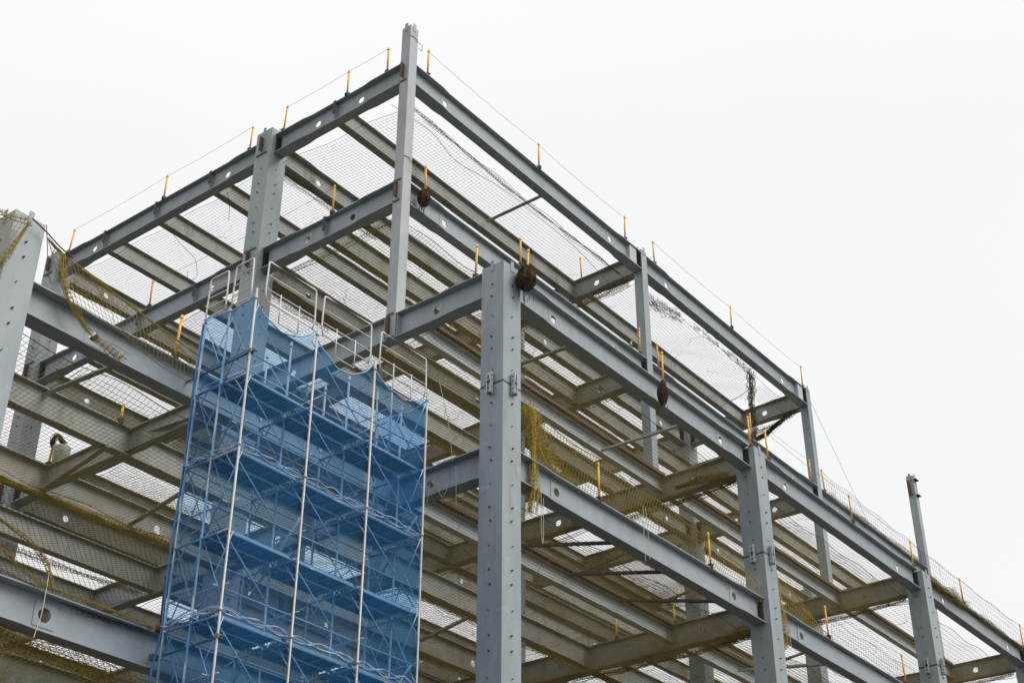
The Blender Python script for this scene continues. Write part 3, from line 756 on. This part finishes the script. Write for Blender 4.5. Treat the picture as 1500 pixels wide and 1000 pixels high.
for u, l, k, le in ((.77, 'yellow post rising from the big brown net ball', 'a10', 0), (6.38, 'yellow post rising from the tall dark net ball', 'a11', 0), (10.72, 'yellow post at the left of the second big column top', 'a12', -.05),
                (11.69, 'yellow post at the right of the second big column top', 'a13', -.05), (16.79, 'yellow post midway on the roof girder before the third big column', 'a14', 0),
                (21.05, 'yellow post with netting at the left of the third big column top', 'a15', 0), (25.0, 'thin yellow post right of the third big column', 'a16', 0), (30.4, 'yellow post at the right edge of the photo', 'a17', 0)):
    post(u, -.12, Z1 + .04, l, GP, .9, lean=(le, 0)); PT[k] = (u, -.12, Z1 + .9)
for u, l, k in ((3.36, 'yellow post on the lower girder right of the nearest corner column', 'a00'), (8.06, 'yellow post on the lower girder left of the second big column', 'a01'),
                (14.18, 'yellow post on the lower girder with fanned yellow net', 'a02'), (19.04, 'yellow post on the lower girder near the bottom right', 'a03')):
    post(u, -.12, Z0 + .04, l, GP, .9); PT[k] = (u, -.12, Z0 + .9)
post(-6.35, VL - .12, Z0 + .04, 'large yellow post on the low wing girder left of the scaffold', GP, .92, lean=(.02, -.02))
post(-5.37, 5.35, Z0 + .04, 'short yellow post stub on a low wing joist', GP, .35)
post(-5.08, V1 - .12, Z0 + .02, 'yellow post beside the pale green bucket', GP, .75)
post(U[1] - .1, 4.45, Z0 + .03, 'yellow post under the roof right of the corner column, bottom centre', GP, .75)
post(U[1] - .1, 2.6, Z0 + .03, 'faint yellow post deep inside the lower floor', GP, .5)

LW = 'thin lifeline wires between the guard posts'
def wire(name, p, q, label, r=.006, sag=.02, m='wire', group=LW, cat='wire', n=16, frag=0):
    P, Q = np.array(p, float), np.array(q, float); t = np.linspace(0, 1, n)
    L = np.linalg.norm(Q - P)
    X = P + (Q - P) * t[:, None]; X[:, 2] -= 4 * sag * L * t * (1 - t) * .25
    if frag: X += np.sin(t[:, None] * 23 + np.array([0, 1, 2])) * frag
    o = quad_mesh(name, [strands(X[None], r, 5)], M[m]); return tag(o, label, cat, group)
for a, b, l in (('b30', 'b31', 'wire from the highest slim column to the first left post'), ('b31', 'b32', 'wire between the two posts left of the highest slim column'),
                ('b33', 'b34', 'wire sloping left from the top left big column'), ('b34', 'b35', 'wire reaching the far left end post'),
                ('a30', 'a31', 'long skyline wire right of the highest slim column'), ('a31', 'a32', 'skyline wire sloping to the second slim column'), ('a33', 'a34', 'skyline wire past the second slim column'),
                ('a34', 'a35', 'last skyline wire before the third slim column'), ('a20', 'a21', 'second tier wire over the net ball'), ('a21', 'a22', 'second tier wire before the second slim column'),
                ('a10', 'a11', 'roof edge wire between the two net ball posts'), ('a23', 'a24', 'second tier wire past the second slim column'), ('a24', 'a25', 'pair wire leading to the third slim column'),
                ('a13', 'a14', 'roof edge wire right of the second big column'), ('a14', 'a15', 'wire along the net fence before the third big column'), ('a15', 'a16', 'wire along the net fence past the third big column'),
                ('a16', 'a17', 'wire along the net fence at the right edge'), ('a02', 'a03', 'wire over the lower net at the bottom right'), ('b20', 'b21', 'wire crossing in front of the top left big column')):
    wire('lifeline', PT[a], PT[b], l, .005, .05)
wire('guy_wire', (21.7, 3.12, 7.9), (25.6, V0T, 4.2), 'slanting wire from the third slim column top down to the net', .006, 0)
wire('guy_wire', (30.3, 3.1, 7.0), (30.2, 3.0, 4.6), 'thin wire dangling from the holed plate of the lone column', .005, 0)
# loose cords and ropes
RP = 'loose ropes dangling from the steel'
def cord(name, pts, label, r=.0065, m='rope', cat='rope', group=RP):
    P = np.array(pts, float); n = len(P); t = np.linspace(0, n - 1, n * 6)
    X = np.stack([np.interp(t, np.arange(n), P[:, k]) for k in range(3)], 1)
    for _ in range(3): X[1:-1] = (X[:-2] + 2 * X[1:-1] + X[2:]) / 4
    o = quad_mesh(name, [strands(X[None], r, 5)], M[m]); return tag(o, label, cat, group)
cord('rope', [(4.94, -.24, -3.9), (4.93, -.24, -4.4), (4.9, -.25, -5.0), (4.95, -.24, -5.25)], 'pale rope hanging over the lower girder, left strand of a pair')
cord('rope', [(5.05, -.24, -3.9), (5.1, -.24, -4.5), (5.15, -.24, -5.0), (5.12, -.24, -5.15)], 'pale rope hanging over the lower girder, right strand of a pair')
cord('rope', [(.98, -.3, -5.0), (.97, -.3, -5.9), (1.0, -.3, -6.25), (1.04, -.3, -6.15), (1.06, -.3, -5.2)], 'thin looped rope below the yellow net bundle of the corner column')
cord('rope', [(-8.2, 2.5, -8.95), (-8.24, 2.44, -9.4), (-8.25, 2.42, -9.9), (-8.32, 2.42, -10.3)], 'frayed rope across the round hole of the lowest left girder', .008)
cord('rope', [(-.18, 1.9, Z0 - .42), (-.2, 1.9, Z0 - .8), (-.2, 1.83, Z0 - .95), (-.2, 1.74, Z0 - .8), (-.18, 1.72, Z0 - .42)], 'white rope loop nearest the scaffold edge on the lower cross girder')
cord('rope', [(-.18, 1.5, Z0 - .45), (-.2, 1.42, Z0 - .75), (-.2, 1.33, Z0 - .86), (-.2, 1.24, Z0 - .72), (-.18, 1.2, Z0 - .5)], 'second white rope loop on the lower cross girder')
cord('rope', [(-.2, 1.0, Z0 - .22), (-.2, .98, Z0 - .7), (-.2, .97, Z0 - 1.15)], 'straight pale rope end left of the corner column')
cord('rope', [(-.45, 1.3, -2.6), (-.35, 1.1, -3.6), (-.25, 1.05, Z0 - .12)], 'pale rope slanting down to the lower cross girder')
cord('cable', [(-9.62, 2.3, -3.35), (-9.5, 2.3, -3.8), (-9.42, 2.3, -4.2), (-9.3, 2.3, -4.4)], 'thin black cord on the left edge column', .008, 'cordd', 'cord')
cord('cable', [(-9.9, 2.3, -3.38), (-9.55, 2.3, -3.5), (-9.3, 2.3, -3.62), (-9.0, 2.3, -3.7)], 'knotted dark rope tying the net to the left edge column', .013, 'brown', 'cord')
cord('cable', [(-.2, 12.3, 6.9), (.6, 12.6, 6.7), (1.2, 12.4, 6.3), (1.5, 12.6, 5.9), (1.3, 12.8, 5.7), (1.1, 12.6, 5.9)], 'curled black cord under the far left of the top beam', .007, 'cordd', 'cord')
cord('cable', [(-.1, 9.8, 6.95), (.5, 10.3, 6.9), (1.1, 11.0, 7.0)], 'loose dark cord looping under the top left beam', .007, 'cordd', 'cord')
cord('cable', [(16.2, 3.7, 5.0), (17.4, 3.5, 5.9), (18.3, 3.4, 6.7)], 'dark cord stretched to the hanging net clump', .01, 'brown', 'cord')
cord('cable', [(.1, 3.75, Z3 - .95), (1.6, 3.6, Z3 - .98), (2.6, 3.7, Z3 - 1.25), (4.6, 3.6, Z3 - .98), (8.0, 3.65, Z3 - .95), (10.2, 3.9, Z3 - 1.0)], 'dark edge rope of the net under the skyline girder', .007, 'brown', 'cord')
for (P, l) in (([(-.17, 2.97, 8.62), (0.0, 2.955, 8.68), (.16, 2.95, 8.58), (.3, 2.95, 8.6), (.3, 2.95, 8.38), (.17, 2.95, 8.4)], 'thin black wire wrapped round the highest slim column near its top'),
               ([(-.17, 2.97, 4.6), (0, 2.955, 4.66), (.15, 2.95, 4.55), (.3, 2.95, 4.4)], 'thin black wire wrapped round the highest slim column at mid height')):
    cord('tie_wire', P, l, .008, 'dark', 'wire', 'tie wires on the highest slim column')

# bucket hung by the post
e = empty('bucket', (-4.95, V1 - .30, Z0 - .01)); tag(e, 'pale green stained bucket on the low wing behind square net', 'bucket')
mb = MB(); n = 20
def ringpts(r, z): return [(r * math.cos(k * 2 * math.pi / n), r * math.sin(k * 2 * math.pi / n), z) for k in range(n)]
R_ = [(.0, .012), (.15, .0), (.185, .40), (.195, .42), (.185, .41), (.17, .38), (.14, .03)]
vs = []; fs = []
for r, z in R_: vs += ringpts(max(r, .002), z)
for i in range(len(R_) - 1):
    for k in range(n): fs.append((i * n + k, i * n + (k + 1) % n, i * n + n + (k + 1) % n, i * n + n + k))
mb.add(vs, fs); mb.build('bucket_body', M['green'], e, True)
mb = MB(); mb.tube([(.185 * math.cos(t), 0.03, .38 + .26 * math.sin(t)) for t in np.linspace(0, math.pi, 14)], .008, 6); mb.build('handle', M['rust'], e)
o = gathered('cable_coil', [(-5.0 + .14 * math.cos(t), V1 - .2 + .05 * math.sin(t * 2), Z0 + .56 + .13 * math.sin(t)) for t in np.linspace(0, 6.3, 16)], 60, .02, 200, 'dark', 'black coil of cable hung on the post above the bucket', 'cable', None, 1.0, .008, .0)

# ------------------------------------------------------------------ scaffold and blue sheets
SC = empty('scaffold_tower', (-3.55, 1.7, GROUND)); tag(SC, 'galvanised scaffold tower wrapped in blue mesh, in the building corner', 'scaffold')
def sb(mb, name, m, smooth=False):
    o = mb.build(name, m, None, smooth); o.parent = SC; o.matrix_parent_inverse = Matrix.Translation((3.55, -1.7, -GROUND)); return o
SU = [-5.95, -4.36, -2.74, -1.16]; SV = [1.0, 1.70, 2.36]; ST = -3.40
for i, u in enumerate(SU):
    for j, v in enumerate(SV):
        mb = MB(); top = ST + (.16 if j == 0 else .04)
        mb.tube([(u, v, GROUND), (u, v, top)], .021 if j == 0 else .022, 10)
        z = ST - .05
        while z > -12:
            mb.tube([(u, v, z - .03), (u, v, z + .03)], .032, 10); z -= 3.0
        sb(mb, 'upright', M['galv'] if j == 0 and i < 3 else M['galvb'], True)
DZ = [-4.95 - 1.5 * k for k in range(6)]
for z in DZ:
    for a, b in zip(SU[:-1], SU[1:]):
        for v0, v1 in ((1.18, 1.60), (1.64, 2.06)):
            mb0 = MB(); mb0.box(a + .05, b - .05, v0, v1, z, z + .012); mb = MB(); mb.box(a + .05, b - .05, v0, v0 + .02, z - .055, z); mb.box(a + .05, b - .05, v1 - .02, v1, z - .055, z)
            for q in (.2, .4, .6, .8): mb.box(a + .05, b - .05, v0 + (v1 - v0) * q - .011, v0 + (v1 - v0) * q + .011, z - .02, z - .001)
            k = a + .2
            while k < b - .2: mb.box(k, k + .03, v0 + .02, v1 - .02, z - .05, z - .03); k += .4
            o = mb0.build2('deck_plank', M['deck'], mb, M['galvb']); o.parent = SC; o.matrix_parent_inverse = Matrix.Translation((3.55, -1.7, -GROUND))  # paler steel on the ribs paints in light caught along the plank edges
    for u in SU:
        mb = MB(); mb.tube([(u, SV[0], z - .09), (u, SV[2], z - .09)], .024, 8); sb(mb, 'transom', M['galvb'], True)
def pole1(name, p, q, r, m='galvb'):
    mb = MB(); mb.tube([p, q], r, 7); sb(mb, name, M[m], True)
for k, z in enumerate(DZ[:5]):
    pole1('ledger', (SU[0] - .12, SV[0] + .12, z + .42), (SU[3] + .1, SV[0] + .12, z + .42), .015, 'galv')
    pole1('ledger', (SU[0] - .05, SV[2] - .06, z + .42), (SU[3] + .05, SV[2] - .06, z + .42), .015)
    pole1('ledger', (SU[0] - .05, SV[2] - .06, z + .95), (SU[3] + .05, SV[2] - .06, z + .95), .014)
    for v in (SV[0] + .11, SV[2] - .05): pole1('ledger', (SU[0] - .05, v, z - .10), (SU[3] + .05, v, z - .10), .019)
    for u in SU: pole1('side_rail', (u + .05, SV[0] - .06, z + .45), (u + .05, SV[2] + .06, z + .45), .014)
    for i, (a, b) in enumerate(zip(SU[:-1], SU[1:])):
        pole1('cross_brace', (a, SV[0] + .14, z + 1.4), (b, SV[0] + .14, z + .05), .011)
        pole1('cross_brace', (b, SV[2] - .03, z + 1.4), (a, SV[2] - .03, z + .05), .011)
        pole1('cross_brace', (a, SV[2] - .01, z + 1.4), (b, SV[2] - .01, z + .05), .011)
    for u in (SU[0] + .06, SU[3] - .06):
        for a, b in zip(SV[:-1], SV[1:]):
            pole1('cross_brace', (u, a, z + .05), (u, b, z + 1.4), .011); pole1('cross_brace', (u + .02, b, z + .05), (u + .02, a, z + 1.4), .011)
    for u in SU:
        for v, s in ((SV[0], 1), (SV[2], -1)): pole1('knee_brace', (u, v, z - .55), (u, v + s * .32, z - .10), .012)
for z in (-6.4, -9.4): pole1('stair_rail', (SU[3] - .06, SV[2], z - 1.05), (SU[3] - .06, SV[0] + .1, z + .35), .027, 'galvb')
for z in (-7.6, -10.7): pole1('stair_rail', (SU[1] + .06, SV[2], z - 1.0), (SU[1] + .06, SV[0] + .1, z + .4), .027, 'galvb')
for z, b in ((-4.58, 3.1), (-9.9, 2.62)):
    mb = MB()
    mb.tube([(SU[0] + .03, .88, z), (SU[0] + .03, b, z - .03)], .022, 8); mb.box(SU[0] - .02, SU[0] + .08, b - .1, b + .02, z - .06, z + .04)
    mb.box(SU[0] - .03, SU[0] + .07, .96, 1.04, z - .035, z + .035)
    sb(mb, 'wall_tie', M['deck'])
def gate(a, b, v, axis, zb=ST + .02, zt=-2.48, rungs=2, low=True):
    mb = MB(); r = .0165
    def P(l, z, o=0): return (l, v + o, z) if axis == 'x' else (v + o, l, z)
    s = .06
    q = .05 if axis == 'x' else 0
    mb.tube([P(a + q, zb), P(a, zb + .22), P(a + .02, zt - .05), P(a + .03, zt - .015), P(a + .065, zt), P(b - .065, zt), P(b - .03, zt - .015), P(b - .02, zt - .05), P(b, zb + .22), P(b - q, zb)], r, 8)
    for q in range(rungs):
        zz = zt - (zt - zb - .12) * (q + 1) / (rungs + .55); mb.tube([P(a + .01, zz), P(b - .01, zz)], r * .75, 8)
    mb.tube([P(a + .08, zb + .02), P(b - .08, zb + .02)], r * .9, 8)
    if low:
        for q in (.3, .68): mb.tube([P(a + (b - a) * q, zb - .3), P(a + (b - a) * q, zb + .33)], r * .7, 8)
        mb.tube([P(a + (b - a) * .3, zb - .3), P(a + (b - a) * .68, zb - .3)], r * .7, 8)
    sb(mb, 'guard_rail', M['rail'], True)
gate(-5.72, -4.43, 1.03, 'x'); gate(-4.24, -2.86, 1.03, 'x'); gate(-2.60, -1.18, 1.03, 'x')
gate(1.16, 1.67, SU[0], 'y', rungs=3, low=False); gate(1.84, 2.38, SU[0], 'y', rungs=3, low=False)

mb = MB()                                       # boarding ladder at the right end
for dv in (1.3, 1.7): mb.tube([(-1.9, dv, -4.95), (-1.9, dv, -3.35)], .02, 8)
for k in range(5): mb.tube([(-1.9, 1.3, -4.75 + .3 * k), (-1.9, 1.7, -4.75 + .3 * k)], .013, 6)
sb(mb, 'ladder', M['galvb'], True)

ROWS = [(-3.33, -6.44), (-6.46, -9.41), (-9.43, -12.6)]
def sheet(axis, a, b, c, zt, zb, seed, label, scallop=0.0, sgn=-1):
    n, mm = 26, 44; rg = random.Random(seed); ph = [rg.uniform(0, 6.28) for _ in range(4)]
    vs = []; fs = []
    for j in range(mm + 1):
        for i in range(n + 1):
            s, t = i / n, j / mm
            top = zt - scallop * (1 - (2 * s - 1) ** 2) ** .8 - (0 if scallop else .045 * abs(math.sin(s * math.pi * 3)))
            bot = zb + .045 * abs(math.sin(s * math.pi * 3))
            z = top + (bot - top) * t; l = a + (b - a) * s
            bul = .045 * math.sin(math.pi * s) * (.6 + .4 * math.sin(z * 1.7 + ph[1])) + .012 * math.sin(s * 21 + z * 4 + ph[2]) + .03 * math.sin(z * 3.1 + s * 5 + ph[3]) + .012 * math.sin(z * 9 - s * 7 + ph[1])
            bul *= min(1, 5 * min(s, 1 - s) + .1)
            vs.append((l, c + sgn * bul, z) if axis == 'x' else (c + sgn * bul, l, z))
    for j in range(mm):
        for i in range(n): fs.append((j * (n + 1) + i, j * (n + 1) + i + 1, (j + 1) * (n + 1) + i + 1, (j + 1) * (n + 1) + i))
    mb = MB(); mb.add(vs, fs); o = mb.build('mesh_sheet', M['sheet'], None, True)
    tag(o, label, 'mesh sheet', 'blue mesh sheets laced round the scaffold')
    hb_ = MB(); hb_.tube(vs[:n + 1], .014, 6); hb_.build('top_hem', M['hemp'], o, True)
    hb_ = MB(); hb_.tube(vs[-(n + 1):], .009, 6); hb_.build('bottom_hem', M['hemp'], o, True)
    return o
rn = ['top row', 'middle row', 'bottom row']; cn = ['left front', 'middle front', 'right front']
for k, (zt, zb) in enumerate(ROWS):
    for i, (a, b) in enumerate(zip(SU[:-1], SU[1:])):
        sheet('x', a + .012, b - .012, 1.075, zt, zb, 10 * k + i, 'blue mesh sheet, %s of the scaffold, %s bay%s' % (rn[k], cn[i], ' with dipping upper edge' if k == 0 else ''), (.42, .50, .36)[i] if k == 0 else 0)
    sheet('y', 1.02, 2.40, SU[0] - .015, zt - (.06 if k == 0 else 0), zb, 50 + k, 'blue mesh sheet on the narrow left side of the scaffold, %s' % rn[k], .10 if k == 0 else 0, -1)
    sheet('y', 1.02, 2.42, SU[3] + .05, zt - .05, zb, 60 + k, 'blue mesh sheet on the far right end of the scaffold, %s' % rn[k], .12 if k == 0 else 0, 1)
for k, z in enumerate((-6.45, -9.42)):
    for s in range(2):
        P = []
        t = np.linspace(0, 1, 260); x = SU[0] + (SU[3] - SU[0]) * t
        P = np.stack([x, 1.03 + .01 * np.sin(t * 60 + s), z + (.044 + .012 * np.sin(t * 31)) * np.sin(t * 9 * np.pi + s * np.pi + .35 * np.sin(t * 13 + s)) + .008 * np.sin(t * 70 + s)], 1)
        if s == 0: parts = []
        parts.append(strands(P[None], .007, 6))
        v = 1.02 + 1.38 * t
        P = np.stack([SU[0] - .045 + 0 * t, v, z + .04 * np.sin(t * 4 * np.pi + s * np.pi) - .02], 1); parts.append(strands(P[None], .007, 6))
    o = quad_mesh('lacing', parts, M['lace']); tag(o, 'pale blue lacing joining the sheets, %s seam' % ('upper' if k == 0 else 'lower'), 'lacing', 'lacing seams of the blue sheets')
mb = MB(); mb.tube([(SU[0] - .01, 2.41, -3.5), (SU[0] - .03, 2.42, -5), (SU[0] - .01, 2.41, -6.5), (SU[0] - .04, 2.43, -8), (SU[0] - .01, 2.41, -9.5), (SU[0] - .07, 2.46, -10.2), (SU[0] - .02, 2.42, -12.6)], .02, 8)
o = mb.build('rolled_edge', M['hem'], None, True); tag(o, 'rolled blue edge of sheeting down the left rear scaffold pole', 'mesh sheet')
mb = MB(); mb.tube([(-5.92, 2.5, ZL + .03), (-5.95, 2.5, ZL + .95)], .026, 8); mb.box(-5.98, -5.86, 2.44, 2.56, ZL - .02, ZL + .1)
o = mb.build('guard_post', M['rust'], None, True); tag(o, 'rusty brown post on the lowest girder beside the scaffold', 'guard post', GP)

# ------------------------------------------------------------------ ground
mb = MB(); R = 3000; n = 24
vs = []; fs = []
xs = [-R, -600, -150, -60, -30, 0, 30, 60, 150, 600, R]
for y in xs:
    for x in xs: vs.append((x, y, GROUND + (0 if max(abs(x), abs(y)) > 200 else .05 * math.sin(x * .1) * math.cos(y * .13))))
k = len(xs)
for j in range(k - 1):
    for i in range(k - 1): fs.append((j * k + i, j * k + i + 1, (j + 1) * k + i + 1, (j + 1) * k + i))
mb.add(vs, fs); o = mb.build('ground', M['ground']); tag(o, kind='structure')

# ------------------------------------------------------------------ sky, sun, camera
W_ = bpy.data.worlds.new('World'); S.world = W_; W_.use_nodes = True
nt = W_.node_tree; nt.nodes.clear(); N = nt.nodes.new; L = nt.links.new
out = N('ShaderNodeOutputWorld')
SUN_EL, SUN_AZ = math.radians(48), math.radians(-72)
sky = N('ShaderNodeTexSky'); sky.sky_type = 'NISHITA'; sky.sun_disc = False; sky.sun_elevation = SUN_EL; sky.sun_rotation = math.pi / 2 - SUN_AZ
sky.dust_density = 4; sky.air_density = 1
b1 = N('ShaderNodeBackground'); b1.inputs[1].default_value = .10; L(sky.outputs[0], b1.inputs[0])
tc = N('ShaderNodeTexCoord'); sp = N('ShaderNodeSeparateXYZ'); L(tc.outputs['Generated'], sp.inputs[0])
rp = N('ShaderNodeValToRGB'); el = rp.color_ramp.elements
el[0].position = 0; el[0].color = (.78, .81, .85, 1); el[1].position = 1; el[1].color = (1.18, 1.2, 1.23, 1)
e2 = el.new(.35); e2.color = (.98, .986, .997, 1); e3 = el.new(.62); e3.color = (1.0, 1.005, 1.012, 1)
L(sp.outputs['Z'], rp.inputs[0])
cn_ = N('ShaderNodeTexNoise'); cn_.inputs['Scale'].default_value = 2.2; cn_.inputs['Detail'].default_value = 5; L(tc.outputs['Generated'], cn_.inputs['Vector'])
mr = N('ShaderNodeMapRange'); mr.inputs[3].default_value = .93; mr.inputs[4].default_value = 1.04; L(cn_.outputs['Fac'], mr.inputs[0])
mul = N('ShaderNodeMix'); mul.data_type = 'RGBA'; mul.blend_type = 'MULTIPLY'; mul.inputs[0].default_value = 1
L(rp.outputs[0], mul.inputs[6]); L(mr.outputs[0], mul.inputs[7])
b2 = N('ShaderNodeBackground'); b2.inputs[1].default_value = 1.0; L(mul.outputs[2], b2.inputs[0])
mx = N('ShaderNodeMixShader'); mx.inputs[0].default_value = .94; L(b1.outputs[0], mx.inputs[1]); L(b2.outputs[0], mx.inputs[2]); L(mx.outputs[0], out.inputs[0])

ld = bpy.data.lights.new('sun', 'SUN'); ld.energy = 2.3; ld.angle = math.radians(40); ld.color = (1, .975, .94)
lo = bpy.data.objects.new('sun', ld); COL.objects.link(lo)
d = Vector((math.cos(SUN_EL) * math.cos(SUN_AZ), math.cos(SUN_EL) * math.sin(SUN_AZ), math.sin(SUN_EL)))
lo.rotation_euler = d.to_track_quat('Z', 'Y').to_euler()

y, t, r = [math.radians(q) for q in (37.8905, 31.8366, .1189)]
fwd = Vector((math.cos(t) * math.cos(y), math.cos(t) * math.sin(y), math.sin(t)))
right = Vector((math.sin(y), -math.cos(y), 0)); up = right.cross(fwd)
r2 = right * math.cos(r) + up * math.sin(r); u2 = -right * math.sin(r) + up * math.cos(r)
cd = bpy.data.cameras.new('camera'); cam = bpy.data.objects.new('camera', cd); COL.objects.link(cam)
mt = Matrix((r2, u2, -fwd)).transposed().to_4x4(); mt.translation = Vector((-20.3306, -16.122, -17.9512)); cam.matrix_world = mt
cd.sensor_width = 36; cd.lens = 2099.61 / 1500 * 36; cd.clip_end = 6000; cd.clip_start = .1
S.camera = cam
S.render.engine = 'CYCLES'
S.cycles.transparent_max_bounces = 24; S.cycles.max_bounces = 6; S.cycles.diffuse_bounces = 3
S.view_settings.view_transform = 'Standard'; S.view_settings.look = 'None'; S.view_settings.exposure = 0; S.view_settings.gamma = 1
S.render.resolution_x = 1024; S.render.resolution_y = 682
